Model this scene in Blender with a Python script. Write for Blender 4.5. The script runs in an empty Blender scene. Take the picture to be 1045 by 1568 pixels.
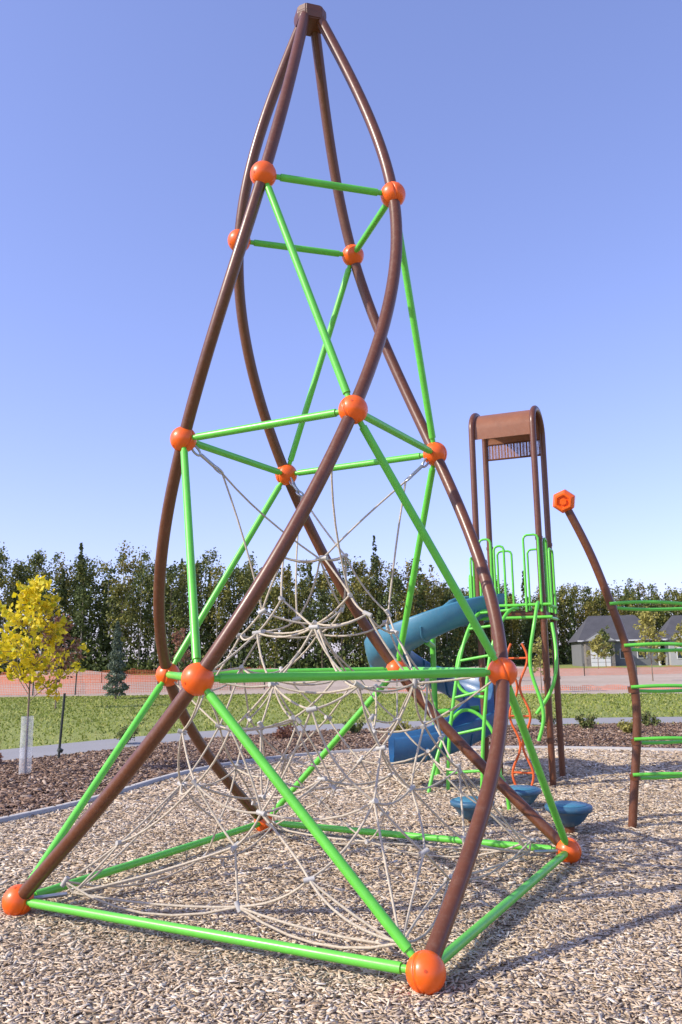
import bpy, bmesh, math, random
import numpy as np
from mathutils import Vector, Matrix
random.seed(4); rng=np.random.default_rng(7)
S=bpy.context.scene; COL=S.collection
S.view_settings.view_transform='Standard'; S.view_settings.look='None'; S.view_settings.exposure=0

# ---------------------------------------------------------------- materials
def new_mat(n):
    m=bpy.data.materials.new(n); m.use_nodes=True; nt=m.node_tree
    return m,nt,nt.nodes['Principled BSDF']
def N(nt,t,**k):
    n=nt.nodes.new(t)
    for a,b in k.items(): setattr(n,a,b)
    return n
def ramp(nt,cols,src=None):
    r=N(nt,'ShaderNodeValToRGB'); e=r.color_ramp.elements
    while len(e)<len(cols): e.new(.5)
    for i,(p,c) in enumerate(cols): e[i].position=p; e[i].color=(*c,1)
    if src is not None: nt.links.new(src,r.inputs[0])
    return r
def noise(nt,scale,detail=5,rough=.6,vec=None):
    n=N(nt,'ShaderNodeTexNoise'); n.inputs['Scale'].default_value=scale; n.inputs['Detail'].default_value=detail
    n.inputs['Roughness'].default_value=rough
    if vec is not None: nt.links.new(vec,n.inputs['Vector'])
    return n
def objco(nt): return N(nt,'ShaderNodeTexCoord').outputs['Object']
def bump(nt,b,src,strength=.3,dist=.02):
    bp=N(nt,'ShaderNodeBump'); bp.inputs['Strength'].default_value=strength; bp.inputs['Distance'].default_value=dist
    nt.links.new(src,bp.inputs['Height']); nt.links.new(bp.outputs[0],b.inputs['Normal']); return bp
def paint(n,c,rough=.35,var=.15,coat=.3,scale=6,metal=0,dust=.12,dustc=(.45,.38,.3)):
    m,nt,b=new_mat(n); co=objco(nt)
    n1=noise(nt,scale,6,.7,co)
    d=tuple(x*(1-var) for x in c); l=tuple(min(1,x*(1+var)) for x in c)
    r=ramp(nt,[(.3,d),(.7,l)],n1.outputs[0])
    n2=noise(nt,scale*5,6,.8,co)
    f=ramp(nt,[(.5,(0,0,0)),(.8,(dust,)*3)],n2.outputs[0])
    mx=N(nt,'ShaderNodeMixRGB'); nt.links.new(f.outputs[0],mx.inputs[0]); nt.links.new(r.outputs[0],mx.inputs[1]); mx.inputs[2].default_value=(*dustc,1)
    nt.links.new(mx.outputs[0],b.inputs['Base Color'])
    rr=ramp(nt,[(.3,(rough*.8,)*3),(.75,(min(1,rough*1.5),)*3)],n2.outputs[0])
    nt.links.new(rr.outputs[0],b.inputs['Roughness'])
    b.inputs['Coat Weight'].default_value=coat; b.inputs['Coat Roughness'].default_value=.2; b.inputs['Metallic'].default_value=metal
    bump(nt,b,noise(nt,120,3,.5,co).outputs[0],.06,.002)
    return m
M_brown=paint('brown_powder_coat',(.135,.044,.016),.34,.12,.12)
M_roof=paint('brown_roof_steel',(.27,.105,.045),.4,.12,.1)
M_green=paint('green_powder_coat',(.135,.60,.055),.36,.1,.2)
M_orange=paint('orange_plastic',(.93,.135,.005),.36,.06,.2,dust=.05)
M_seam=paint('orange_dark_seam',(.65,.07,.005),.5,.1,.0)
M_worange=paint('wavy_orange_powder_coat',(.70,.12,.02),.45,.1,.0)
M_blue=paint('blue_plastic',(.025,.115,.25),.38,.1,.2)
M_teal=paint('teal_plastic',(.055,.21,.30),.42,.1,.15)
M_pod=paint('pod_blue_plastic',(.035,.12,.20),.4,.1,.15)
M_steel=paint('galvanised_steel',(.5,.5,.5),.35,.15,0,metal=.9)
M_black=paint('dark_steel',(.03,.04,.03),.6,.2,0)
M_bark=paint('bark',(.20,.15,.105),.9,.35,0,scale=14)
M_darkbark=paint('dark_bark',(.13,.10,.065),.9,.35,0,scale=4)
M_palebark=paint('pale_bark',(.36,.32,.24),.9,.3,0,scale=3)
M_clamp=paint('grey_rope_clamp',(.48,.46,.42),.5,.1,0)
def m_rope():
    m,nt,b=new_mat('rope_beige'); co=objco(nt)
    r=ramp(nt,[(.3,(.44,.37,.27)),(.7,(.64,.56,.43))],noise(nt,60,4,.6,co).outputs[0]); nt.links.new(r.outputs[0],b.inputs['Base Color'])
    b.inputs['Roughness'].default_value=.85
    bump(nt,b,noise(nt,350,2,.5,co).outputs[0],.5,.004); return m
M_rope=m_rope()
def m_perf(name,c,frac):
    m,nt,b=new_mat(name); co=objco(nt)
    v=N(nt,'ShaderNodeTexVoronoi'); v.inputs['Scale'].default_value=60; v.inputs['Randomness'].default_value=.1
    nt.links.new(co,v.inputs['Vector'])
    mt=N(nt,'ShaderNodeMath',operation='GREATER_THAN'); nt.links.new(v.outputs['Distance'],mt.inputs[0]); mt.inputs[1].default_value=frac
    nt.links.new(mt.outputs[0],b.inputs['Alpha']); b.inputs['Base Color'].default_value=(*c,1); b.inputs['Roughness'].default_value=.4
    return m
M_perf=m_perf('perforated_brown_steel',(.26,.11,.055),.38)
def m_fence():
    m,nt,b=new_mat('orange_safety_mesh'); co=objco(nt); sp=N(nt,'ShaderNodeSeparateXYZ'); nt.links.new(co,sp.inputs[0])
    o=[]
    for a in ('X','Z'):
        f=N(nt,'ShaderNodeMath',operation='MULTIPLY'); nt.links.new(sp.outputs[a],f.inputs[0]); f.inputs[1].default_value=12
        g=N(nt,'ShaderNodeMath',operation='FRACT'); nt.links.new(f.outputs[0],g.inputs[0])
        h=N(nt,'ShaderNodeMath',operation='LESS_THAN'); nt.links.new(g.outputs[0],h.inputs[0]); h.inputs[1].default_value=.20; o.append(h)
    mx=N(nt,'ShaderNodeMath',operation='MAXIMUM'); nt.links.new(o[0].outputs[0],mx.inputs[0]); nt.links.new(o[1].outputs[0],mx.inputs[1])
    nt.links.new(mx.outputs[0],b.inputs['Alpha']); b.inputs['Base Color'].default_value=(.85,.20,.07,1); b.inputs['Roughness'].default_value=.7
    return m
M_mesh=m_fence()
def m_guard():
    m,nt,b=new_mat('white_plastic_guard'); b.inputs['Base Color'].default_value=(.75,.77,.78,1); b.inputs['Roughness'].default_value=.5
    n=noise(nt,20,3,.5,objco(nt)); r=ramp(nt,[(.3,(.25,)*3),(.7,(.42,)*3)],n.outputs[0]); nt.links.new(r.outputs[0],b.inputs['Alpha']); return m
M_guard=m_guard()
def m_ground(name,cols,scales,bs=.5,bd=.02,vor=None):
    m,nt,b=new_mat(name); co=objco(nt)
    a=noise(nt,scales[0],8,.65,co); c=noise(nt,scales[1],8,.7,co)
    ad=N(nt,'ShaderNodeMath',operation='ADD'); nt.links.new(a.outputs[0],ad.inputs[0]); nt.links.new(c.outputs[0],ad.inputs[1])
    hv=N(nt,'ShaderNodeMath',operation='MULTIPLY'); nt.links.new(ad.outputs[0],hv.inputs[0]); hv.inputs[1].default_value=.5
    r=ramp(nt,cols,hv.outputs[0]); out=r.outputs[0]
    if vor:
        v=N(nt,'ShaderNodeTexVoronoi'); v.inputs['Scale'].default_value=vor; nt.links.new(co,v.inputs['Vector'])
        rr=ramp(nt,[(0,(.5,)*3),(1,(1.0,)*3)],v.outputs['Color'])
        mx=N(nt,'ShaderNodeMixRGB',blend_type='MULTIPLY'); mx.inputs[0].default_value=.7
        nt.links.new(out,mx.inputs[1]); nt.links.new(rr.outputs[0],mx.inputs[2]); out=mx.outputs[0]
        bump(nt,b,v.outputs['Distance'],bs,bd)
    else: bump(nt,b,c.outputs[0],bs,bd)
    nt.links.new(out,b.inputs['Base Color']); b.inputs['Roughness'].default_value=.95
    return m
M_grass=m_ground('grass_turf',[(.35,(.15,.18,.03)),(.5,(.25,.29,.05)),(.65,(.38,.37,.12))],(.35,9),.8,.05)
M_dirt=m_ground('bare_dirt',[(.35,(.34,.26,.18)),(.55,(.50,.40,.29)),(.7,(.58,.49,.38))],(.12,2.5),.6,.1)
M_path=m_ground('asphalt_path',[(.3,(.27,.26,.245)),(.7,(.35,.34,.32))],(.8,60),.3,.005)
M_mulchbase=m_ground('mulch_base',[(.35,(.09,.055,.035)),(.65,(.17,.11,.075))],(2,25),.8,.03,vor=35)
M_chipbase=m_ground('wood_chip_base',[(.35,(.36,.27,.17)),(.65,(.58,.46,.31))],(2,30),.9,.02,vor=55)
M_conc=m_ground('concrete',[(.3,(.38,.36,.33)),(.7,(.50,.48,.44))],(3,40),.3,.005)
M_siding_g=m_ground('grey_siding',[(.3,(.15,.155,.16)),(.7,(.20,.205,.21))],(1,12),.2,.01)
M_siding_w=m_ground('pale_siding',[(.3,(.34,.34,.33)),(.7,(.42,.42,.41))],(1,12),.2,.01)
M_stone=m_ground('stone_veneer',[(.35,(.16,.14,.12)),(.65,(.31,.28,.25))],(1,5),.5,.03,vor=4)
M_shingle=m_ground('asphalt_shingle',[(.3,(.055,.055,.06)),(.7,(.10,.10,.105))],(.8,9),.4,.02)
M_trim=m_ground('white_trim',[(.3,(.62,.62,.61)),(.7,(.70,.70,.69))],(1,20),.1,.002)
def m_glass():
    m,nt,b=new_mat('window_glass'); b.inputs['Base Color'].default_value=(.02,.03,.04,1); b.inputs['Roughness'].default_value=.06
    n=noise(nt,2,2,.5,objco(nt)); bump(nt,b,n.outputs[0],.05,.02); return m
M_glass=m_glass()
def m_island(name,cols,rough=.85,trans=0,tint=None,big=None):
    m,nt,b=new_mat(name); g=N(nt,'ShaderNodeNewGeometry')
    r=ramp(nt,cols,g.outputs['Random Per Island']); out=r.outputs[0]
    if tint:
        at=N(nt,'ShaderNodeAttribute'); at.attribute_name='tint'
        r2=ramp(nt,tint,at.outputs['Fac']); mx=N(nt,'ShaderNodeMixRGB',blend_type='MULTIPLY'); mx.inputs[0].default_value=1
        nt.links.new(out,mx.inputs[1]); nt.links.new(r2.outputs[0],mx.inputs[2]); out=mx.outputs[0]
    if big:
        n=noise(nt,big,5,.6,objco(nt)); r3=ramp(nt,[(.35,(.80,.78,.76)),(.6,(1.0,1.0,1.0))],n.outputs[0])
        mx=N(nt,'ShaderNodeMixRGB',blend_type='MULTIPLY'); mx.inputs[0].default_value=1
        nt.links.new(out,mx.inputs[1]); nt.links.new(r3.outputs[0],mx.inputs[2]); out=mx.outputs[0]
    nt.links.new(out,b.inputs['Base Color']); b.inputs['Roughness'].default_value=rough
    if trans:
        t=N(nt,'ShaderNodeBsdfTranslucent'); nt.links.new(out,t.inputs[0]); ms=N(nt,'ShaderNodeMixShader'); ms.inputs[0].default_value=trans
        o=nt.nodes['Material Output']; nt.links.new(b.outputs[0],ms.inputs[1]); nt.links.new(t.outputs[0],ms.inputs[2]); nt.links.new(ms.outputs[0],o.inputs[0])
    return m
M_chip=m_island('wood_chips',[(0,(.28,.19,.11)),(.15,(.50,.37,.235)),(.5,(.68,.53,.36)),(.85,(.77,.64,.47)),(1,(.84,.76,.62))],.85,big=.9)
M_mulch=m_island('bark_mulch',[(0,(.08,.045,.028)),(.4,(.20,.12,.075)),(.8,(.32,.21,.14)),(1,(.50,.39,.29))],.9)
TINT=[(0,(.50,.58,.46)),(.25,(.75,.88,.6)),(.5,(1.0,1.0,.72)),(.75,(1.45,1.22,.66)),(1,(1.5,1.08,.68))]
M_leaf=m_island('treeline_leaves',[(0,(.065,.085,.028)),(.5,(.13,.155,.05)),(1,(.23,.24,.09))],.75,.25,tint=TINT)
M_yel=m_island('yellow_leaves',[(0,(.36,.42,.03)),(.3,(.76,.64,.02)),(1,(.95,.76,.04))],.6,.4)
M_red=m_island('russet_leaves',[(0,(.20,.08,.05)),(1,(.38,.20,.12))],.7,.3)
M_need=m_island('spruce_needles',[(0,(.07,.10,.06)),(1,(.20,.24,.16))],.8,.1)
M_shrub=m_island('shrub_leaves',[(0,(.07,.10,.025)),(.7,(.18,.22,.06)),(1,(.32,.28,.08))],.8,.2)
M_olive=m_island('olive_leaves',[(0,(.24,.23,.05)),(1,(.46,.42,.11))],.7,.3)
M_blade=m_island('grass_blades',[(0,(.15,.20,.03)),(.6,(.31,.36,.06)),(1,(.48,.45,.15))],.8,.3)

# ---------------------------------------------------------------- helpers
def link(o,parent=None):
    COL.objects.link(o)
    if parent: o.parent=parent
    return o
def empty(n):
    e=bpy.data.objects.new(n,None); e.empty_display_size=.2; COL.objects.link(e); return e
def curve_obj(n,splines,r,mat,parent=None,res=5,rad=None,cyc=False):
    c=bpy.data.curves.new(n,'CURVE'); c.dimensions='3D'; c.bevel_depth=r; c.bevel_resolution=res; c.use_fill_caps=True
    for pts in splines:
        s=c.splines.new('POLY'); s.points.add(len(pts)-1)
        s.points.foreach_set('co',np.array([[*p,1] for p in pts],float).ravel())
        if cyc: s.use_cyclic_u=True
        if rad is not None: s.points.foreach_set('radius',np.array(rad(len(pts)),float))
        s.use_smooth=True
    c.materials.append(mat)
    tmp=bpy.data.objects.new(n,c); COL.objects.link(tmp)
    dg=bpy.context.evaluated_depsgraph_get(); me=bpy.data.meshes.new_from_object(tmp.evaluated_get(dg))
    bpy.data.objects.remove(tmp); me.name=n
    return link(bpy.data.objects.new(n,me),parent)
def spline(P,n=24):
    P=np.array([list(p)+[0]*(3-len(p)) for p in P],float); m=len(P)
    if m==2: return [tuple(P[0]+(P[1]-P[0])*t) for t in np.linspace(0,1,3)]
    t=np.r_[0,np.cumsum(np.linalg.norm(np.diff(P,axis=0),axis=1))]; h=np.diff(t)
    A=np.zeros((m,m)); B=np.zeros((m,3)); A[0,0]=A[-1,-1]=1
    for i in range(1,m-1):
        A[i,i-1]=h[i-1];A[i,i]=2*(h[i-1]+h[i]);A[i,i+1]=h[i]; B[i]=6*((P[i+1]-P[i])/h[i]-(P[i]-P[i-1])/h[i-1])
    K=np.linalg.solve(A,B); out=[]
    for i in range(m-1):
        for s in np.linspace(0,1,n,endpoint=(i==m-2)):
            a=(1-s)*h[i]; b=s*h[i]
            out.append(K[i]*a**3/(6*h[i])+K[i+1]*b**3/(6*h[i])+(P[i]/h[i]-K[i]*h[i]/6)*a+(P[i+1]/h[i]-K[i+1]*h[i]/6)*b)
    return [tuple(q) for q in out]
def mesh_np(n,V,Q,mat,parent=None,tint=None,smooth=False):
    me=bpy.data.meshes.new(n); me.vertices.add(len(V)); me.vertices.foreach_set('co',np.asarray(V,np.float32).ravel())
    k=Q.shape[1]; me.loops.add(Q.size); me.loops.foreach_set('vertex_index',Q.astype(np.int32).ravel())
    me.polygons.add(len(Q)); me.polygons.foreach_set('loop_start',np.arange(0,Q.size,k,dtype=np.int32))
    if smooth: me.polygons.foreach_set('use_smooth',np.ones(len(Q),bool))
    me.update(calc_edges=True)
    if tint is not None:
        a=me.attributes.new('tint','FLOAT','POINT'); a.data.foreach_set('value',np.asarray(tint,np.float32))
    me.materials.append(mat); return link(bpy.data.objects.new(n,me),parent)
def sheet(n,poly,z,mat):
    bm=bmesh.new(); vs=[bm.verts.new((x,y,z)) for x,y in poly]; bm.faces.new(vs)
    bmesh.ops.triangulate(bm,faces=bm.faces[:]); bm.normal_update()
    for f in bm.faces:
        if f.normal.z<0: f.normal_flip()
    me=bpy.data.meshes.new(n); bm.to_mesh(me); bm.free(); me.materials.append(mat); return link(bpy.data.objects.new(n,me))
def box(n,c,s,mat,parent=None,rz=0,bev=0):
    bm=bmesh.new(); bmesh.ops.create_cube(bm,size=1)
    bmesh.ops.scale(bm,vec=s,verts=bm.verts)
    if bev: bmesh.ops.bevel(bm,geom=bm.edges[:],offset=bev,segments=2,affect='EDGES',profile=.5)
    bmesh.ops.rotate(bm,cent=(0,0,0),matrix=Matrix.Rotation(rz,3,'Z'),verts=bm.verts); bmesh.ops.translate(bm,vec=c,verts=bm.verts)
    me=bpy.data.meshes.new(n); bm.to_mesh(me); bm.free(); me.materials.append(mat); return link(bpy.data.objects.new(n,me),parent)
def lathe(n,prof,c,mat,parent=None,seg=32,axis=None):
    V=[];Q=[]
    for r,z in prof:
        for i in range(seg):
            a=2*math.pi*i/seg; V.append((r*math.cos(a),r*math.sin(a),z))
    for k in range(len(prof)-1):
        for i in range(seg):
            j=(i+1)%seg; Q.append((k*seg+i,k*seg+j,(k+1)*seg+j,(k+1)*seg+i))
    V=np.array(V)
    if axis is not None:
        R=np.array(Vector((0,0,1)).rotation_difference(Vector(axis)).to_matrix()); V=V@R.T
    return mesh_np(n,V+np.array(c),np.array(Q),mat,parent,smooth=True)
def leafcloud(C,size,aspect=.6):
    C=np.asarray(C,float); n=len(C); a=rng.normal(size=(n,3)); a/=np.linalg.norm(a,axis=1)[:,None]
    b=rng.normal(size=(n,3)); b-= (b*a).sum(1)[:,None]*a; b/=np.linalg.norm(b,axis=1)[:,None]
    s=(np.broadcast_to(size,(n,))*rng.uniform(.6,1.3,n))[:,None]*.5
    V=np.stack([C-a*s,C+b*s*aspect,C+a*s,C-b*s*aspect],1).reshape(-1,3)
    return V,np.arange(4*n).reshape(n,4)
def inpoly(P,poly):
    x,y=P[:,0],P[:,1]; ins=np.zeros(len(P),bool); m=len(poly)
    for i in range(m):
        x1,y1=poly[i][:2];x2,y2=poly[(i+1)%m][:2]
        if y1==y2: continue
        ins^=((y1>y)!=(y2>y))&(x<(x2-x1)*(y-y1)/(y2-y1)+x1)
    return ins
def chips(n,P,L,W,T,z0,z1,mat,tilt=.35):
    k=len(P); l=rng.uniform(.25,1.25,k)**1.5*L; w=rng.uniform(.3,1.2,k)*W; t=rng.uniform(.4,1,k)*T
    l=np.maximum(l,w*1.2)
    base=np.array([[-1,-1,-1],[1,-1,-1],[1,1,-1],[-1,1,-1],[-1,-1,1],[1,-1,1],[1,1,1],[-1,1,1]],float)*.5
    V=base[None]*np.stack([l,w,t],1)[:,None]
    tp=np.where(rng.random(k)<.25,rng.uniform(.1,.4,k),rng.uniform(.65,1,k)); V[:,[1,2,5,6],1]*=tp[:,None]
    V[:,[0,3,4,7],1]+=(rng.normal(0,.15,k)*w)[:,None]
    V[:,[0,4],0]+=(rng.normal(0,.10,k)*l)[:,None]; V[:,[2,6],0]+=(rng.normal(0,.10,k)*l)[:,None]
    def rot(a,i,j):
        c=np.cos(a)[:,None];s=np.sin(a)[:,None]; x=V[:,:,i].copy();y=V[:,:,j].copy(); V[:,:,i]=c*x-s*y;V[:,:,j]=s*x+c*y
    rot(rng.normal(0,tilt*1.4,k),1,2); rot(rng.normal(0,tilt*.7,k),0,2); rot(rng.uniform(0,2*math.pi,k),0,1)
    V[:,:,0]+=P[:,0,None];V[:,:,1]+=P[:,1,None];V[:,:,2]+=rng.uniform(z0,z1,k)[:,None]
    F=np.array([[4,5,6,7],[0,1,5,4],[1,2,6,5],[2,3,7,6],[3,0,4,7]])
    Q=(F[None]+8*np.arange(k)[:,None,None]).reshape(-1,4)
    return mesh_np(n,V.reshape(-1,3),Q,mat)

# ---------------------------------------------------------------- ground and paths
sheet('ground',[(-1500,-400),(1500,-400),(1500,2500),(-1500,2500)],0,M_grass)
dirt_poly=[(-160,44),(-40,42),(-15,42),(-2,40),(12,34.5),(40,31),(160,30),(160,92),(60,100),(20,100),(-160,104)]
sheet('bare_dirt_lot',dirt_poly,.004,M_dirt)
mulch_poly=[(-10,-4),(-10,9),(-6.4,13.0),(-4.3,15.6),(-2.8,17.6),(-.5,19.1),(3,19.6),(8,19.6),(14,18.6),(22,16),(22,-4)]
sheet('mulch_bed',mulch_poly,.006,M_mulchbase)
def ribbon(ctrl,hw,n=14):
    pc=np.array(spline(ctrl,n))[:,:2]; d=np.gradient(pc,axis=0); d/=np.linalg.norm(d,axis=1)[:,None]
    nn=np.stack([-d[:,1],d[:,0]],1)*hw; return pc,pc+nn,pc-nn
pc,L,R=ribbon([(-30,2),(-12,10.2),(-6.1,15.2),(-3.3,18.4),(0,20.3),(6,20.9),(14,20.1),(40,12)],.92)
path_poly=[tuple(p) for p in L]+[tuple(p) for p in R[::-1]]
sheet('asphalt_path',path_poly,.012,M_path)
curb_ctrl=[(-5.5,-4),(-5.5,4),(-5,6),(-4.2,7.6),(-3.51,8.85),(-2.99,9.95),(-2.37,12.1),(-1.5,13.6),(0,14.7),(2,15.0),(3.7,14.76),(5.5,14.1),(8,13),(12,10),(14,4),(14.5,-4)]
cc,cl,cr=ribbon(curb_ctrl,.05,8)
chip_poly=[tuple(p) for p in cc]
sheet('wood_chip_surface',chip_poly,.012,M_chipbase)
V=[];Q=[]
for i in range(len(cc)):
    for (p,z) in ((cl[i],0),(cl[i],.06),(cr[i],.06),(cr[i],0)): V.append((p[0],p[1],z))
for i in range(len(cc)-1):
    for j in range(3): Q.append((i*4+j,i*4+j+1,i*4+5+j,i*4+4+j))
mesh_np('concrete_border',np.array(V),np.array(Q),M_conc)

def scatter(x0,x1,y0,y1,dens,poly=None,notpoly=None,cone=True):
    k=int((x1-x0)*(y1-y0)*dens); P=np.stack([rng.uniform(x0,x1,k),rng.uniform(y0,y1,k)],1)
    if cone: P=P[np.abs(P[:,0])<.47*P[:,1]+1.1]
    if poly is not None: P=P[inpoly(P,poly)]
    if notpoly is not None: P=P[~inpoly(P,notpoly)]
    return P
a=scatter(-4,4,2.6,6,3600,chip_poly); b_=scatter(-6,6,6,10,1700,chip_poly); c_=scatter(-8,9,10,15,650,chip_poly)
Lc=np.r_[np.full(len(a),.052),np.full(len(b_),.066),np.full(len(c_),.095)]
P=np.concatenate([a,b_,c_])
chips('wood_chips',P,Lc,Lc*.28,Lc*.055,.014,.030,M_chip,.20)
a=scatter(-9,-1,6,19.5,900,mulch_poly,chip_poly); b_=scatter(-1,12,13,19.5,350,mulch_poly,chip_poly)
P=np.concatenate([a,b_]); chips('bark_mulch_chips',P,.095,.032,.012,.01,.05,M_mulch)
# grass blades on the strip behind the path
k=60000; P=np.stack([rng.uniform(-26,22,k),rng.uniform(14,41,k)],1); P=P[np.abs(P[:,0])<.46*P[:,1]+2]
P=P[~inpoly(P,mulch_poly)&~inpoly(P,path_poly)&~inpoly(P,dirt_poly)]; k=len(P)
an=rng.uniform(0,math.pi*2,k); w=.045*(P[:,1]/18); h=rng.uniform(.03,.075,k); lx=rng.normal(0,.03,k); ly=rng.normal(0,.03,k)
ca,sa=np.cos(an)*w*.5,np.sin(an)*w*.5
V=np.stack([np.stack([P[:,0]-ca,P[:,1]-sa,0*h],1),np.stack([P[:,0]+ca,P[:,1]+sa,0*h],1),np.stack([P[:,0]+lx,P[:,1]+ly,h],1)],1).reshape(-1,3)
mesh_np('lawn_grass',V,np.arange(3*k).reshape(k,3),M_blade)

# ---------------------------------------------------------------- climbing tower
CX,CY=-.1954,6.2674
RAD=[2.0055,1.4134,1.0067,.7231]; ANG=[-73.5143,-28.2931,16.5385,62.0365]; HT=[.1,1.4941,3.2208,5.1367]; HTOP=6.97
def node(j,k):
    a=math.radians(ANG[k]+90*j); return Vector((CX+RAD[k]*math.cos(a),CY+RAD[k]*math.sin(a),HT[k]))
tower=empty('climbing_net_tower')
for j in range(4):
    a=math.radians(62+90*j)
    top=[(CX+.075*math.cos(a),CY+.075*math.sin(a),HTOP+.02)]
    pts=top+[tuple(node(j,k)) for k in (3,2,1,0)]
    curve_obj('curved_pole_%d'%(j+1),[spline(pts,30)],.045,M_brown,tower,7)
tubes=[]
for j in range(4):
    for k in range(4): tubes.append([node(j,k),node(j+1,k)])
    tubes.append([node(j,0),node(j+3,1)]); tubes.append([node(j,1),node(j+3,2)]); tubes.append([node(j,2),node(j+3,3)])
def cutends(a,b,d):
    u=(b-a).normalized(); return [a+u*d,b-u*d]
tb=[cutends(a,b,.13) for a,b in tubes]
curve_obj('green_braces',[[tuple(p[0]),tuple((p[0]+p[1])/2),tuple(p[1])] for p in tb],.0275,M_green,tower,6)
nk=[]
for a,b in tubes:
    u=(b-a).normalized(); nk.append([tuple(a+u*.06),tuple(a+u*.14)]); nk.append([tuple(b-u*.06),tuple(b-u*.14)])
curve_obj('brace_end_plugs',nk,.0195,M_green,tower,4)
for j in range(4):
    for k in range(4):
        p=node(j,k); out=Vector((p.x-CX,p.y-CY,0)).normalized()
        prof=[(0.0,-.098)]+[(.098*math.cos(t),.098*math.sin(t)) for t in np.linspace(-1.5,-.05,12)]+[(.0945,-.004),(.0945,.004)]+[(.098*math.cos(t),.098*math.sin(t)) for t in np.linspace(.05,1.5,12)]+[(0,.098)]
        tang=Vector((-out.y,out.x,0)); ax=(out*.75+tang*.5+Vector((0,0,.25))).normalized()
        lathe('ball_joint_%d_%d'%(k+1,j+1),prof,p,M_orange,tower,36,axis=ax)
        bl=[]
        for s in range(2):
            q=Vector((0,0,1)).rotation_difference(ax)
            d=q@Vector((math.cos(s*math.pi+.6)*.8,math.sin(s*math.pi+.6)*.8,.6)); d.normalize(); bl.append([tuple(p+d*.090),tuple(p+d*.0995)])
        curve_obj('bolt_heads_%d_%d'%(k+1,j+1),bl,.008,M_seam,tower,3)
bm=bmesh.new(); prof=[(.115,-.06),(.128,.0),(.126,.055),(.065,.105)]
rings=[]
for r,z in prof:
    rings.append([bm.verts.new((r*sx,r*sy,z)) for sx,sy in ((1,.55),(.55,1),(-.55,1),(-1,.55),(-1,-.55),(-.55,-1),(.55,-1),(1,-.55))])
for a_,b2 in zip(rings,rings[1:]):
    for i in range(8): bm.faces.new((a_[i],a_[(i+1)%8],b2[(i+1)%8],b2[i]))
bm.faces.new(rings[-1]); bm.faces.new(rings[0][::-1])
bmesh.ops.bevel(bm,geom=bm.edges[:],offset=.008,segments=2,affect='EDGES')
bmesh.ops.rotate(bm,cent=(0,0,0),matrix=Matrix.Rotation(math.radians(17),3,'Z'),verts=bm.verts); bmesh.ops.translate(bm,vec=(CX,CY,HTOP),verts=bm.verts)
me=bpy.data.meshes.new('top_cap'); bm.to_mesh(me); bm.free(); me.materials.append(M_brown); link(bpy.data.objects.new('top_cap',me),tower)

# net
phi=math.radians(-73.5)
def rope(a,b,sag=.03,n=7):
    a=Vector(a);b=Vector(b); L_=(b-a).length; side=Vector((random.gauss(0,1),random.gauss(0,1),0))*.03*L_
    return [tuple(a.lerp(b,t)+(Vector((0,0,-sag*L_*2.2))+side)*(4*t*(1-t))) for t in np.linspace(0,1,n)]
levels=[(2.36,.21,4,0,.0),(2.02,.42,6,.3,.0),(1.80,.62,8,.5,.05),(1.46,.86,10,0,.05),(1.10,.93,10,.5,.08),(.74,.98,10,0,.14),(.42,1.14,10,.5,.20),(.17,1.32,8,.0,.26)]
ropes=[];joints=[]
def ring(z,r,n,ph,g,jit=.055):
    out=[]
    for i in range(n):
        a=phi+2*math.pi*(i+ph)/n; rr=r*(1+g*math.cos(4*(a-phi)))
        out.append(Vector((CX+rr*math.cos(a)+random.gauss(0,jit),CY+rr*math.sin(a)+random.gauss(0,jit),z+random.gauss(0,jit))))
    return out
rings=[ring(*l) for l in levels]
inner=[ring(z,r*.45,5,ph,0) for (z,r,n,ph,g) in levels[3:6]]
def joinup(A,B,k=2):
    es=set()
    for i,b in enumerate(B):
        for j in sorted(range(len(A)),key=lambda j:(A[j]-b).length)[:k]: es.add((j,i))
    for j,a_ in enumerate(A):
        i=min(range(len(B)),key=lambda i:(A[j]-B[i]).length); es.add((j,i))
    for j,i in es: ropes.append(rope(A[j],B[i]))
for q,rg in enumerate(rings):
    joints+=rg
    if q in (0,2,3,5,7):
        for i in range(len(rg)): ropes.append(rope(rg[i],rg[(i+1)%len(rg)],.04))
for q,(A,B) in enumerate(zip(rings,rings[1:])): joinup(A,B,2 if q in (3,4,5) else 1)
for q,rg in enumerate(inner):
    joints+=rg
    if q!=1:
        for i in range(5): ropes.append(rope(rg[i],rg[(i+1)%5],.04))
for A,B in zip(inner,inner[1:]): joinup(A,B,1)
for q,(rg,o) in enumerate(zip(inner,rings[3:6])):
    for p in rg:
        ropes.append(rope(p,min(o,key=lambda q_:(q_-p).length)))
apex=Vector((CX,CY,1.86))
for p in rings[1][::2]+inner[0][::2]+rings[2][::4]: ropes.append(rope(apex,p))
joints+=[apex]
hard=[];chain=[]
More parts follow.
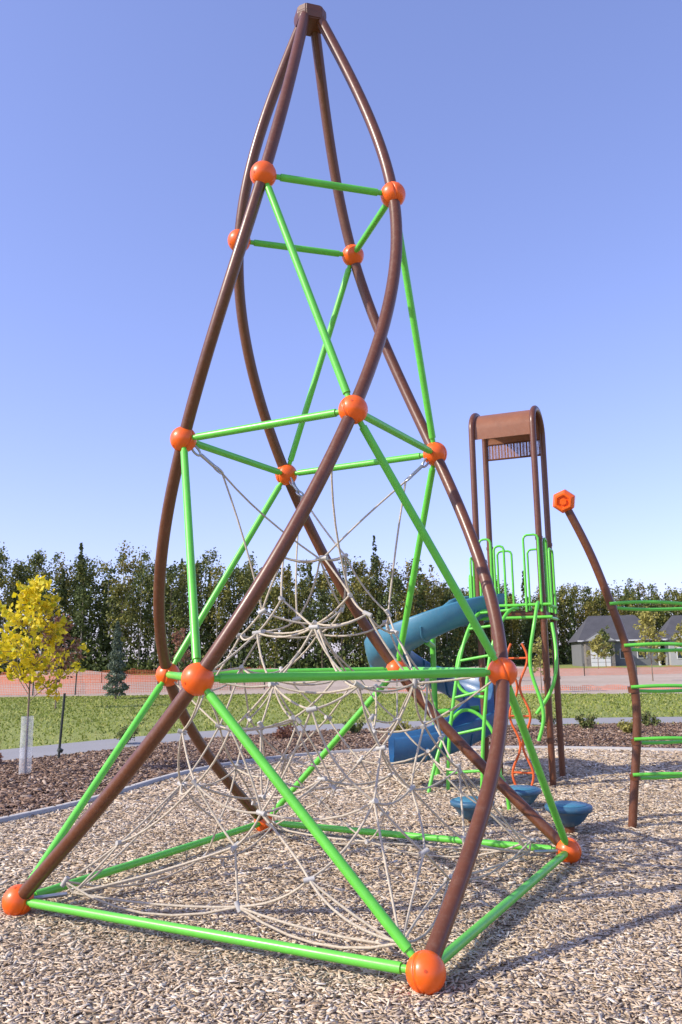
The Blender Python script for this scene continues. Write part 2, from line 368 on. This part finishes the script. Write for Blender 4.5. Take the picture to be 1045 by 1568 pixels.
for j in range(4):
    p=node(j,2); tgt=rings[0][j]; d=(tgt-p).normalized()
    hard.append([tuple(p+d*.17),tuple(p+d*.30)])
    for s,off in ((p+d*.12,0),(p+d*.34,1)):
        up=Vector((0,0,1)) if off==0 else d.cross(Vector((0,0,1))).normalized()
        chain.append([tuple(s+d*.045*math.cos(t)+up*.028*math.sin(t)) for t in np.linspace(0,2*math.pi,17)[:-1]])
    near=sorted(rings[1],key=lambda q_:(q_-p).length)[:1]
    for t in [rings[0][j]]+near: ropes.append(rope(p+d*.38,t,.0))
    c0=node(j,0); d=(Vector((CX,CY,.2))-c0).normalized(); e=c0+d*.34
    hard.append([tuple(c0+d*.06),tuple(c0+d*.30)])
    for rg,kk in ((rings[7],1),(rings[6],2),(rings[5],1)):
        for t in sorted(rg,key=lambda q_:(q_-c0).length)[:kk]: ropes.append(rope(e,t,.01))
    for kk in (1,-1): ropes.append(rope(e,rings[7][(2*j+kk)%8],.01))
    c1=node(j,1)
    for rg,kk in ((rings[3],1),(rings[4],1)):
        for t in sorted(rg,key=lambda q_:(q_-c1).length)[:kk]: ropes.append(rope(c1,t,.01))
curve_obj('rope_net',ropes,.0076,M_rope,tower,2)
curve_obj('turnbuckles',hard,.014,M_steel,tower,4)
curve_obj('shackles',chain,.009,M_steel,tower,3,cyc=True)
jc=[]
for p in joints:
    d=Vector((random.gauss(0,1),random.gauss(0,1),random.gauss(0,.6))).normalized()*.032; jc.append([tuple(p-d),tuple(p+d)])
curve_obj('rope_clamps',jc,.0165,M_clamp,tower,3)

# ---------------------------------------------------------------- playground deck with arched roof
play=empty('playground_slide_structure')
P1=Vector((2.56,10.68,0));P2=Vector((2.86,11.39,0));P3=Vector((1.80,10.99,0));P4=Vector((2.10,11.70,0))
ZT=4.93
def arch(A,B,r=.38):
    m=(A+B)/2; u=(B-A); Lh=u.length/2; u.normalize(); o=[A]
    o+= [A+Vector((0,0,z)) for z in (1,2,3,4,ZT-Lh*.75)]
    for t in np.linspace(math.pi,0,18)[1:-1]: o.append(m+u*Lh*math.cos(t)+Vector((0,0,ZT-Lh*.75+Lh*.75*math.sin(t))))
    o+= [B+Vector((0,0,z)) for z in (ZT-Lh*.75,4,3,2,1,0)]
    return [tuple(p) for p in o]
curve_obj('arch_posts',[arch(P1,P2),arch(P3,P4)],.042,M_brown,play,6)
bands=[]
for p_ in (P1,P2,P3,P4):
    for z in (.55,1.3,2.05,2.35,3.1): bands.append([tuple(p_+Vector((0,0,z-.02))),tuple(p_+Vector((0,0,z+.02)))])
curve_obj('post_clamps',bands,.050,M_brown,play,5)
V=[];Q=[];na,nb=20,6
ML=(P3+P4)/2;MR=(P1+P2)/2;u=(P2-P1).normalized();Lh=(P2-P1).length/2
ext=.14
for i in range(na+2):
    for k in range(nb):
        m=ML.lerp(MR,.03+.94*k/(nb-1))
        if i==0: p=m-u*(Lh-.01)+Vector((0,0,ZT-Lh*.75-ext))
        elif i==na+1: p=m+u*(Lh-.01)+Vector((0,0,ZT-Lh*.75-ext*.3))
        else:
            t=math.pi*(1-(i-1)/(na-1)); p=m+u*(Lh-.01)*math.cos(t)+Vector((0,0,ZT-Lh*.75+(Lh*.75-.01)*math.sin(t)))
        V.append(p)
for i in range(na+1):
    for k in range(nb-1): Q.append((i*nb+k,i*nb+k+1,(i+1)*nb+k+1,(i+1)*nb+k))
mesh_np('curved_roof_panel',np.array([tuple(v) for v in V]),np.array(Q),M_roof,play,smooth=True)
z1=ZT-.33
v=[tuple(P4.lerp(P2,.03)+Vector((0,0,z1-.22))),tuple(P4.lerp(P2,.97)+Vector((0,0,z1-.22))),tuple(P4.lerp(P2,.97)+Vector((0,0,z1))),tuple(P4.lerp(P2,.03)+Vector((0,0,z1)))]
mesh_np('perforated_skirt',np.array(v),np.array([[0,1,2,3]]),M_perf,play)
curve_obj('skirt_rail',[[v[0],v[1]],[v[2],v[3]]],.014,M_brown,play,3)
rz=math.atan2((P1-P3).y,(P1-P3).x); cen=(P1+P2+P3+P4)/4
ux=(P1-P3).normalized(); uy=(P2-P1).normalized()
box('deck',(cen.x,cen.y,2.14),(.80,.74,.06),M_brown,play,rz,.01)
def hoop(c,dirv,w,z0,z1):
    a=c-dirv*w/2;b=c+dirv*w/2;r=.05
    return [tuple(a+Vector((0,0,z0))),tuple(a+Vector((0,0,z1-r))),tuple(a+dirv*.015+Vector((0,0,z1-.015))),tuple(a+dirv*r+Vector((0,0,z1))),tuple(b-dirv*r+Vector((0,0,z1))),tuple(b-dirv*.015+Vector((0,0,z1-.015))),tuple(b+Vector((0,0,z1-r))),tuple(b+Vector((0,0,z0)))]
hs=[hoop(P3+ux*.12-uy*.06,ux,.15,2.15,3.12),hoop(P3+ux*.30-uy*.05,ux,.13,2.15,3.02),hoop(P1-ux*.10-uy*.06,ux,.19,2.15,3.14),hoop(P1+uy*.14+ux*.05,uy,.18,2.15,3.1),
    hoop(P3-ux*.10+uy*.1,uy,.16,2.15,2.9),hoop(P3-ux*.2+uy*.4,uy,.14,2.2,2.7),hoop(P4+ux*.2,ux,.2,2.15,3.05),hoop(P2-ux*.2,ux,.2,2.15,3.05),hoop(P1+uy*.5+ux*.06,uy,.3,2.15,3.0)]
curve_obj('guard_hoops',hs,.016,M_green,play,4)
rails=[[tuple(P3-ux*.05+Vector((0,0,z))-uy*.05),tuple(P1+ux*.12+Vector((0,0,z))-uy*.05)] for z in (2.24,2.08)]+[[tuple(P1+ux*.05+Vector((0,0,z))),tuple(P2+ux*.05+Vector((0,0,z)))] for z in (2.24,2.08)]
curve_obj('deck_rails',rails,.020,M_green,play,4)
def off(p,a,b,z): q=p+ux*a-uy*b; return (q.x,q.y,z)
cl_=[spline([off(P3,.1,0,2.2),off(P3,.02,.25,2.12),off(P3,-.12,.5,1.7),off(P3,-.22,.62,1.1),off(P3,-.3,.66,.5),off(P3,-.32,.68,0)],8),
     spline([off(P3,.5,0,2.2),off(P3,.44,.3,2.15),off(P3,.28,.55,1.75),off(P3,.2,.66,1.2),off(P3,.14,.70,.6),off(P3,.1,.7,0)],8)]
rg=[]
for i in (6,12,18,24,30,36): rg.append([cl_[0][i],cl_[1][i]])
cl2=[spline([off(P1,-.05,0,2.2),off(P1,-.02,.25,2.25),off(P1,-.05,.45,1.95),off(P1,-.1,.5,1.4),off(P1,.02,.52,.9),off(P1,-.05,.55,.6)],8),
     spline([off(P1,.1,0,2.0),off(P1,.16,.2,1.6),off(P1,.1,.3,1.2),off(P1,-.1,.3,.9)],8),
     spline([off(P3,-.5,.9,0),off(P3,-.38,.7,.55),off(P3,-.1,.5,.95),off(P3,.15,.5,.8),off(P3,.3,.6,.3),off(P3,.34,.65,0)],8),
     spline([off(P3,-.1,.2,1.9),off(P3,-.25,.3,1.5),off(P3,-.2,.35,1.2),off(P3,.1,.4,1.1)],8)]
curve_obj('arched_climber',cl_+cl2,.022,M_green,play,5)
curve_obj('arched_climber_rungs',rg,.017,M_green,play,4)
ow=[]
for s_ in (-1,1):
    ow.append([off(P1,-.30+s_*(.07+.055*math.sin(z*9)),.32,z) for z in np.linspace(0,1.75,80)])
curve_obj('wavy_climber',ow,.015,M_worange,play,5)
curve_obj('wavy_climber_steps',[[off(P1,-.30-.07-.055*math.sin(z*9),.32,z),off(P1,-.30+.07+.055*math.sin(z*9),.32,z)] for z in (.2,.55,.87,1.2,1.57)],.013,M_worange,play,4)
sp=np.array(spline([(1.95,11.35,2.14),(1.55,11.02,2.06),(1.0,11.05,1.83),(.62,11.5,1.62),(.72,12.1,1.42),(1.25,12.4,1.22),(1.8,12.1,1.0),(1.95,11.5,.80),(1.62,11.0,.60),(1.1,10.78,.42),(.58,10.72,.36)],12))
def slide_mesh(name,pts,mat,parent,w=.26):
    d=np.gradient(pts,axis=0); d/=np.linalg.norm(d,axis=1)[:,None]
    side=np.stack([-d[:,1],d[:,0],0*d[:,0]],1); side/=np.linalg.norm(side,axis=1)[:,None]
    prof=[(1.12,.26),(1.06,.285),(1.0,.27),(.97,.15),(.85,.05),(.6,0),(.2,-.02),(-.2,-.02),(-.6,0),(-.85,.05),(-.97,.15),(-1,.27),(-1.06,.285),(-1.12,.26),(-1.04,.12),(-.9,0),(-.6,-.05),(0,-.07),(.6,-.05),(.9,0),(1.04,.12)]
    V=[];Q=[];m=len(prof)
    for i,p in enumerate(pts):
        for a_,z in prof: V.append(p+side[i]*a_*w+np.array([0,0,z]))
    for i in range(len(pts)-1):
        for j in range(m): Q.append((i*m+j,i*m+(j+1)%m,(i+1)*m+(j+1)%m,(i+1)*m+j))
    o=mesh_np(name,np.array(V),np.array(Q),mat,parent,smooth=True)
    rib=[]
    for i in range(0,len(pts),11):
        rib.append([tuple(pts[i]+side[i]*a_*w*1.03+np.array([0,0,z-.004])) for a_,z in prof[12:]])
    curve_obj(name+'_flanges',rib,.014,mat,parent,3)
    return o
slide_mesh('slide_upper_chute',sp[:46],M_teal,play,.27)
slide_mesh('slide_lower_chute',sp[45:],M_blue,play,.28)
curve_obj('slide_supports',[[(1.25,11.75,0),(1.25,11.75,1.9)],[(1.25,11.75,1.3),(.8,11.9,1.35)],[(1.25,11.75,.85),(1.85,11.7,.9)],[(1.25,11.75,1.75),(1.1,11.1,1.8)]],.04,M_green,play,4)
# ---------------------------------------------------------------- stepping pods
for (x,y,z) in ((2.02,7.9,.245),(1.86,9.2,.20),(1.22,8.4,.22)):
    e=empty('stepping_pod')
    r=.205
    lathe('bowl',[(0,-.17),(.05,-.17),(.09,-.15),(.135,-.11),(.17,-.06),(r-.008,-.035),(r+.004,-.03),(r+.008,.0),(r,.012),(r-.015,.018),(0,.022)],(x,y,z),M_pod,e,40)
    lathe('tread',[(.0,.026),(r*.80,.026),(r*.82,.020)],(x,y,z),M_teal,e,40)
    curve_obj('pod_post',[[(x,y,-.1),(x,y,z-.13)]],.045,M_brown,e,5)
bar=empty('green_hoop_step')
curve_obj('hoop_bar',[spline([(1.35,8.5,0),(1.4,8.6,.3),(1.5,8.75,.42),(1.65,9.0,.3),(1.7,9.05,0)],8)],.02,M_green,bar,4)

# ---------------------------------------------------------------- curved post ladder
lad=empty('curved_post_rung_climber')
pp=[(2.64,8.09,-.05),(2.70,8.1,.40),(2.77,8.1,1.0),(2.73,8.1,1.61),(2.60,8.1,2.08),(2.44,8.1,2.56),(2.23,8.1,3.04)]
pp2=[(2*3.75-x+.0,y+.35,z) for x,y,z in pp]
curve_obj('curved_post',[spline(pp,10),spline(pp2,10)],.040,M_brown,lad,6)
rr=[]; cuffs=[]
for z in (.47,.79,1.27,1.66,2.06):
    xs=np.interp(z,[q[2] for q in pp],[q[0] for q in pp])
    rr.append(spline([(xs-.03,8.06,z+.02),(xs+.3,8.02,z+.03),(xs+.9,8.1,z-.01),(2*3.75-xs,8.43,z)],8))
    rr.append(spline([(xs,8.10,z-.015),(xs+.3,8.22,z-.03),(xs+.9,8.4,z-.02),(2*3.75-xs,8.46,z-.02)],8))
    cuffs.append([(xs+.005,8.1,z-.03),(xs-.003,8.1,z+.03)])
curve_obj('rungs',rr,.0165,M_green,lad,4)
curve_obj('rung_cuffs',cuffs,.048,M_brown,lad,5)
def hexhub(p,nm):
    bm=bmesh.new(); R_=.118
    prof=[(.05,-.085),(.085,-.085),(R_,-.04),(R_,.04),(.088,.085),(.066,.085),(.058,.062),(.040,.062),(.036,.082)]
    rs_=[]
    for r,z in prof: rs_.append([bm.verts.new((r*math.cos(i*math.pi/3),r*math.sin(i*math.pi/3),z)) for i in range(6)])
    for a_,b2 in zip(rs_,rs_[1:]):
        for i in range(6): bm.faces.new((a_[i],a_[(i+1)%6],b2[(i+1)%6],b2[i]))
    bm.faces.new(rs_[-1]); bm.faces.new(rs_[0][::-1])
    bmesh.ops.bevel(bm,geom=bm.edges[:],offset=.004,segments=2,affect='EDGES')
    q=Vector((0,0,1)).rotation_difference(Vector((-.35,-.9,-.25)).normalized()).to_matrix()
    bmesh.ops.rotate(bm,cent=(0,0,0),matrix=q,verts=bm.verts)
    bmesh.ops.translate(bm,vec=p,verts=bm.verts); me=bpy.data.meshes.new(nm); bm.to_mesh(me); bm.free(); me.materials.append(M_orange); link(bpy.data.objects.new(nm,me),lad)
hexhub((2.21,8.1,3.10),'faceted_end_hub'); hexhub((5.29,8.45,3.10),'faceted_end_hub_far')

# ---------------------------------------------------------------- trees and plants
def branch_tree(name,base,h,crown_z,rad,leafmat,barkmat,nleaf,leaf,tr,lean=(0,0),nb=16,conic=1.0):
    e=empty(name); x,y=base
    tip=Vector((x+lean[0],y+lean[1],h*.95)); tp=spline([(x,y,-.05),(x+lean[0]*.3,y+lean[1]*.3,h*.4),tuple(tip)],8)
    curve_obj('trunk',[tp],tr,barkmat,e,4,rad=lambda n:np.linspace(1,.2,n))
    br=[];LC=[]
    for i in range(nb):
        t=i/(nb-1); z=crown_z*.92+(h*.93-crown_z*.92)*t; a_=i*2.4+random.uniform(-.4,.4)
        o=Vector(tp[min(len(tp)-1,int(z/(h*.95)*(len(tp)-1)))]); o.z=z
        rr_=rad*(1-.75*t**conic)*random.uniform(.6,1.15)
        en=o+Vector((math.cos(a_)*rr_,math.sin(a_)*rr_,rr_*random.uniform(.35,.9)))
        mid=o.lerp(en,.5)+Vector((0,0,rr_*.05)); br.append([tuple(o),tuple(mid),tuple(en)])
        subs=[o.lerp(en,random.uniform(.35,1.05))+Vector((random.gauss(0,1),random.gauss(0,1),random.gauss(0,.8)))*rad*.16 for _ in range(6)]
        for s in subs: br.append([tuple(o.lerp(en,.4)),tuple(s)])
        for s in range(nleaf//nb):
            c=random.choice(subs); LC.append((c.x+random.gauss(0,rad*.075),c.y+random.gauss(0,rad*.075),c.z+random.gauss(0,rad*.075)))
    curve_obj('branches',br,tr*.3,barkmat,e,2,rad=lambda n:np.linspace(1,.3,n))
    V,Q=leafcloud(LC,leaf,.65); mesh_np('leaves',V,Q,leafmat,e)
    return e
t=branch_tree('yellow_maple_sapling',(-4.6,12.4),2.85,1.15,.68,M_yel,M_bark,1900,.095,.022,(.02,0),20,1.6)
lathe('trunk_guard',[(.085,.0),(.088,.42),(.085,.84)],(-4.6,12.4,.01),M_guard,t,20)
st=empty('steel_stake'); curve_obj('stake_bar',[[(-4.76,14.3,0),(-4.70,14.3,1.1)]],.022,M_black,st,2); curve_obj('stake_fin',[[(-4.74,14.28,.15),(-4.72,14.28,.2)]],.05,M_black,st,1)
branch_tree('russet_sapling',(-10.3,30.4),3.3,1.0,.95,M_red,M_bark,1300,.14,.03,nb=16)
branch_tree('aspen_sapling',(18.2,50),4.2,1.2,1.1,M_olive,M_bark,1100,.2,.04,nb=16)
branch_tree('aspen_sapling',(28.6,95),3.6,1.0,1.2,M_olive,M_bark,700,.3,.05,nb=14)
branch_tree('aspen_sapling',(8.6,37),2.4,.8,.6,M_olive,M_bark,500,.13,.03,nb=12)
branch_tree('russet_sapling',(-7.6,39),3.2,1.0,.7,M_red,M_bark,700,.13,.03,nb=14)
branch_tree('aspen_sapling',(42,104),5.0,1.2,1.6,M_olive,M_bark,900,.35,.06,nb=16)
branch_tree('aspen_sapling',(33.5,108),4.6,1.2,1.5,M_shrub,M_bark,900,.35,.06,nb=16)
def spruce(name,x,y,h,r,n,leaf):
    e=empty(name); curve_obj('trunk',[[(x,y,-.05),(x,y,h*.95)]],.045*h/3,M_bark,e,3,rad=lambda k:np.linspace(1,.2,k))
    t_=rng.uniform(0,1,n)**.8; z=h*(.06+.94*(1-t_)) ; lay=.75+.25*np.sin(z*14/h*3.3); rr_=r*(t_**.85)*lay*rng.uniform(.35,1.05,n)**.5+.02; a_=rng.uniform(0,2*math.pi,n)
    C=np.stack([x+rr_*np.cos(a_),y+rr_*np.sin(a_),z-.12*rr_],1); V,Q=leafcloud(C,leaf,.35); mesh_np('needles',V,Q,M_need,e)
spruce('young_spruce',-10.1,37.6,3.4,.62,3500,.17)
spruce('young_spruce',10.2,55,3.0,.6,1500,.2)
def shrub(x,y,s,mat=M_shrub):
    e=empty('garden_shrub'); br=[];LC=[]
    for i in range(14):
        a_=random.uniform(0,6.28); en=Vector((x+math.cos(a_)*s*random.uniform(.3,1),y+math.sin(a_)*s*random.uniform(.3,1),s*random.uniform(.6,1.35)))
        br.append([(x,y,0),tuple(en)])
        for k in range(45):
            q=Vector((x,y,0)).lerp(en,random.uniform(.4,1.05)); LC.append((q.x+random.gauss(0,s*.12),q.y+random.gauss(0,s*.12),max(.02,q.z+random.gauss(0,s*.1))))
    curve_obj('stems',br,.006,M_bark,e,1); V,Q=leafcloud(LC,.06,.6); mesh_np('leaves',V,Q,mat,e)
for x,y,s,m_ in ((-4.3,16.9,.32,M_shrub),(5.2,18.4,.24,M_shrub),(5.75,17.3,.24,M_olive),(4.5,19.0,.22,M_shrub),(6.7,18.8,.25,M_shrub),(1.2,17.6,.25,M_olive),(-1.2,17.2,.25,M_red),(-5.6,13.6,.22,M_red),(8.3,18.2,.26,M_shrub),(.2,18.2,.24,M_shrub),(2.9,18.6,.2,M_red)): shrub(x,y,s,m_)

# distant belt of trees
LV=[];LS=[];LT=[];trk=[];ptrk=[]
def add_tree(x,y,h,conif,tint):
    if conif:
        n=650; t_=rng.uniform(0,1,n)**.8; z=h*(.05+.95*(1-t_)); rr_=h*.13*(t_**.9)*rng.uniform(.3,1,n)**.5*(.75+.25*np.sin(z*3)); a_=rng.uniform(0,2*math.pi,n)
        C=np.stack([x+rr_*np.cos(a_),y+rr_*np.sin(a_),z],1); s=np.full(n,.5); tn=np.full(n,.03+.15*random.random())
    else:
        nc=random.randint(30,42); Cs=[];tn=[]
        lo=random.uniform(.06,.25); w=h*random.uniform(.15,.24); pk=random.uniform(.25,.6)
        for i in range(nc):
            f=random.random()**.8; z=h*(lo+(1-lo)*f); ww=w*(min(f/pk,1)**.5*.7+.3 if f<pk else max(0,1-((f-pk)/(1-pk))**1.7)**.6)
            a_=random.uniform(0,6.28); r_=ww*random.uniform(.2,1); k=34
            c=rng.normal(0,1,(k,3)); c/=np.linalg.norm(c,axis=1)[:,None]; c*=rng.uniform(.3,1.2,k)[:,None]*random.uniform(.45,1.15)*np.array([1,1,1.2])
            Cs.append(c+np.array([x+math.cos(a_)*r_,y+math.sin(a_)*r_,z])); tn+= [min(1,max(0,tint+random.gauss(0,.1)))]*k
        C=np.concatenate(Cs); s=np.full(len(C),.37); tn=np.array(tn)
        (ptrk if random.random()<.5 else trk).append([(x,y,0),(x+random.gauss(0,.2),y,h*.5),(x+random.gauss(0,.4),y,h*.9)])
    LV.append(C);LS.append(s);LT.append(tn)
for row in range(4):
    x=-95+row
    while x<112:
        yl=112+row*4+ (0 if x<8 else min(34,(x-8)*1.6))+random.uniform(-2.5,2.5)
        hb=np.interp(x,[-95,-48,-42,-30,-15,0,12,30,60,110],[18,19,16.2,17.6,16.0,15.4,15.2,14.2,14.4,15])
        h=hb*random.uniform(.78,1.05)*(.82,.95,1,1)[row]
        tint=min(1,max(0,random.betavariate(2.0,2.2)+ (.12 if x>0 else 0)))
        add_tree(x,yl,h,random.random()<.08,tint); x+=random.uniform(1.6,3.5)
for x,y,h in ((4.6,116,18.6),(-49,113,20),(24,138,17.5),(26,139,15),(47,150,14.5),(-36,114,18),(31,142,16)): add_tree(x,y,h,True,.15)
k=36000; ux_=rng.uniform(-95,112,k); uy_=109+np.where(ux_<8,0,np.minimum(34,(ux_-8)*1.6))+rng.uniform(-1,16,k); uz=rng.uniform(0,1,k)**1.2*(3.0+1.8*np.sin(ux_*.9)*np.sin(ux_*.37+1))+.1
LV.append(np.stack([ux_,uy_,uz],1));LS.append(np.full(k,.5));LT.append(np.clip(rng.normal(.22,.15,k),0,1))
C=np.concatenate(LV); V,Q=leafcloud(C,np.concatenate(LS),.75)
belt=empty('distant_tree_belt')
mesh_np('foliage',V,Q,M_leaf,belt,tint=np.repeat(np.concatenate(LT),4))
curve_obj('dark_trunks',trk,.15,M_darkbark,belt,1,rad=lambda n:np.linspace(1,.2,n)); curve_obj('pale_trunks',ptrk,.12,M_palebark,belt,1,rad=lambda n:np.linspace(1,.2,n))

# ---------------------------------------------------------------- fences
def mesh_fence(name,ctrl,h,sp=2.4,posts=True,slump=.1):
    e=empty(name); c=np.array(spline(ctrl,30)); V=[];Q=[]
    for i,p in enumerate(c):
        dz=slump*math.sin(i*1.7)*.5+random.gauss(0,slump*.4)
        for f in (0,.33,.66,1): V.append((p[0]+.04*math.sin(i*2+f*3),p[1]+.05*math.sin(i*1.3+f*4),.03+f*(h+dz)))
    for i in range(len(c)-1):
        for j in range(3): Q.append((i*4+j,i*4+4+j,i*4+5+j,i*4+1+j))
    mesh_np('mesh_fabric',np.array(V),np.array(Q),M_mesh,e,smooth=True)
    if posts:
        pl=[];last=c[0]
        for p in c:
            if np.linalg.norm(p-last)>=sp: pl.append([(p[0],p[1]-.06,0),(p[0]+random.gauss(0,.03),p[1]-.06,h+.35)]); last=p
        curve_obj('fence_posts',pl,.035,M_black,e,2)
mesh_fence('orange_construction_fence',[(-34,42.5),(-20,43),(-9.6,44),(-4,47)],1.15,1.9)
mesh_fence('orange_construction_fence',[(-40,66),(-10,66),(10,64),(30,66)],.6,4)
mesh_fence('orange_construction_fence',[(2,39.5),(12,37.5),(30,35.2),(60,34)],.22,3,False,.05)
def heap(x,y,rx,ry,h):
    V=[];Q=[];n=26;m=12
    for i in range(m+1):
        f=i/m
        for j in range(n):
            a_=2*math.pi*j/n; k_=1+.15*math.sin(3*a_+x)+.08*math.sin(7*a_+y)
            V.append((x+rx*f*k_*math.cos(a_),y+ry*f*k_*math.sin(a_),h*(math.cos(f*math.pi)*.5+.5)*(1+.12*math.sin(5*a_+f*6))+(-.02 if i==m else 0)))
    for i in range(m):
        for j in range(n): Q.append((i*n+j,(i+1)*n+j,(i+1)*n+(j+1)%n,i*n+(j+1)%n))
    mesh_np('dirt_mound',np.array(V),np.array(Q),M_dirt,None,smooth=True)
for q in ((-26,78,12,5,.9),(-8,84,14,5,.7),(14,80,12,5,.6),(34,74,13,5,.5)): heap(*q)

# ---------------------------------------------------------------- houses
def house(name,cx,cy,w,d,hw,hr,wallm,gx,gw,rz=0,garage=True):
    e=empty(name)
    box('walls',(0,0,hw/2),(w,d,hw),wallm,e)
    def prism(n,x0,x1,y0,y1,z,hh,axis,mat,ov=.45,hip=0):
        bm=bmesh.new(); x0-=ov;x1+=ov;y0-=ov;y1+=ov
        if axis=='x': r=[(x0+hip,(y0+y1)/2,z+hh),(x1-hip,(y0+y1)/2,z+hh)]
        else: r=[((x0+x1)/2,y0+hip,z+hh),((x0+x1)/2,y1-hip,z+hh)]
        b=[bm.verts.new(p) for p in ((x0,y0,z),(x1,y0,z),(x1,y1,z),(x0,y1,z))]; t=[bm.verts.new(p) for p in r]
        if axis=='x':
            for f in ((b[0],b[1],t[1],t[0]),(b[2],b[3],t[0],t[1]),(b[1],b[2],t[1]),(b[3],b[0],t[0])): bm.faces.new(f)
        else:
            for f in ((b[1],b[2],t[1],t[0]),(b[3],b[0],t[0],t[1]),(b[0],b[1],t[0]),(b[2],b[3],t[1])): bm.faces.new(f)
        bm.faces.new(b[::-1]); me=bpy.data.meshes.new(n); bm.to_mesh(me); bm.free(); me.materials.append(mat); return link(bpy.data.objects.new(n,me),e)
    prism('main_roof',-w/2,w/2,-d/2,d/2,hw,hr,'x',M_shingle,.5,hip=2.5)
    y0=-d/2-1.8
    box('front_wing',(gx,-d/2-.9+.1,hw/2-.05),(gw,1.9,hw-.1),M_stone if garage else wallm,e)
    prism('wing_roof',gx-gw/2,gx+gw/2,y0,0,hw-.1,gw*.36,'y',M_shingle,.4)
    bm=bmesh.new(); vs=[bm.verts.new(p) for p in ((gx-gw/2-.1,y0-.43,hw+.05),(gx+gw/2+.1,y0-.43,hw+.05),(gx,y0-.43,hw+gw*.33))]; bm.faces.new(vs); me=bpy.data.meshes.new('gable_face'); bm.to_mesh(me); bm.free(); me.materials.append(M_siding_w); link(bpy.data.objects.new('gable_face',me),e)
    box('fascia',(0,-d/2-.53,hw+.06),(w+1,.05,.2),M_trim,e)
    if garage:
        box('garage_door',(gx,-d/2-1.77,1.15),(gw*.68,.12,2.3),M_trim,e)
        for i in range(4): box('garage_panel_groove_%d'%i,(gx,-d/2-1.835,.55+.5*i),(gw*.66,.02,.04),M_siding_g,e)
    else:
        box('wing_window_frame',(gx,-d/2-1.76,1.6),(gw*.5,.12,1.5),M_trim,e); box('wing_window_glass',(gx,-d/2-1.83,1.6),(gw*.44,.03,1.3),M_glass,e)
    k=0
    for xw in np.arange(-w/2+1.2,w/2-1,2.3):
        if abs(xw-gx)<gw/2+.7: continue
        box('window_frame_%d'%k,(xw,-d/2-.03,1.65),(1.3,.1,1.35),M_trim,e); box('window_glass_%d'%k,(xw,-d/2-.09,1.65),(1.1,.03,1.15),M_glass,e); k+=1
    box('porch_post',(w/2-.4,-d/2-1.2,hw/2),(.25,.25,hw),M_trim,e); box('porch_roof',(w/2-1.3,-d/2-.75,hw+.02),(2.8,1.5,.14),M_shingle,e)
    box('chimney',(w/4,.6,hw+hr*.8),(.8,.8,1.6),M_stone,e)
    e.location=(cx,cy,0); e.rotation_euler=(0,0,rz); return e
house('grey_bungalow_house',38.8,121,10.5,9,3.4,3.7,M_siding_g,-3.0,3.8,-.12)
house('white_bungalow_house',49.4,119,9.0,9,3.4,3.5,M_siding_w,-2.6,3.2,-.2,False)
house('grey_bungalow_house',61,116,12,9,3.3,3.5,M_siding_g,2.0,4.5,-.3)

# ---------------------------------------------------------------- light, sky, camera
EL=math.radians(35); SH=math.radians(20)
sd=Vector((-math.cos(SH)*math.cos(EL),-math.sin(SH)*math.cos(EL),math.sin(EL)))
sl=bpy.data.lights.new('sun','SUN'); sl.energy=5.0; sl.angle=math.radians(.5); sl.color=(1,.92,.79)
so=link(bpy.data.objects.new('sun',sl)); so.rotation_euler=sd.to_track_quat('Z','Y').to_euler()
w=bpy.data.worlds.new('World'); S.world=w; w.use_nodes=True; nt=w.node_tree; bg=nt.nodes['Background']
sk=N(nt,'ShaderNodeTexSky',sky_type='NISHITA'); sk.sun_disc=False; sk.sun_elevation=EL; sk.sun_rotation=math.atan2(sd.x,sd.y)
sk.air_density=1.0; sk.dust_density=1.0; sk.ozone_density=2.5; sk.altitude=300
gm=N(nt,'ShaderNodeGamma'); gm.inputs[1].default_value=.78; nt.links.new(sk.outputs[0],gm.inputs[0])
tn=N(nt,'ShaderNodeMixRGB',blend_type='MULTIPLY'); tn.inputs[0].default_value=1; nt.links.new(gm.outputs[0],tn.inputs[1]); tn.inputs[2].default_value=(1.95,1.80,2.50,1)
nt.links.new(tn.outputs[0],bg.inputs[0]); bg.inputs[1].default_value=.15
cam=bpy.data.objects.new('camera',bpy.data.cameras.new('camera')); link(cam); S.camera=cam
cam.matrix_world=Matrix.Translation((0,0,1.6))@(Matrix.Rotation(math.pi/2+.1745,4,'X')@Matrix.Rotation(-.0163,4,'Z'))
cam.data.sensor_fit='VERTICAL'; cam.data.sensor_height=36; cam.data.lens=36*1273.37/1568; cam.data.clip_end=5000; cam.data.clip_start=.05
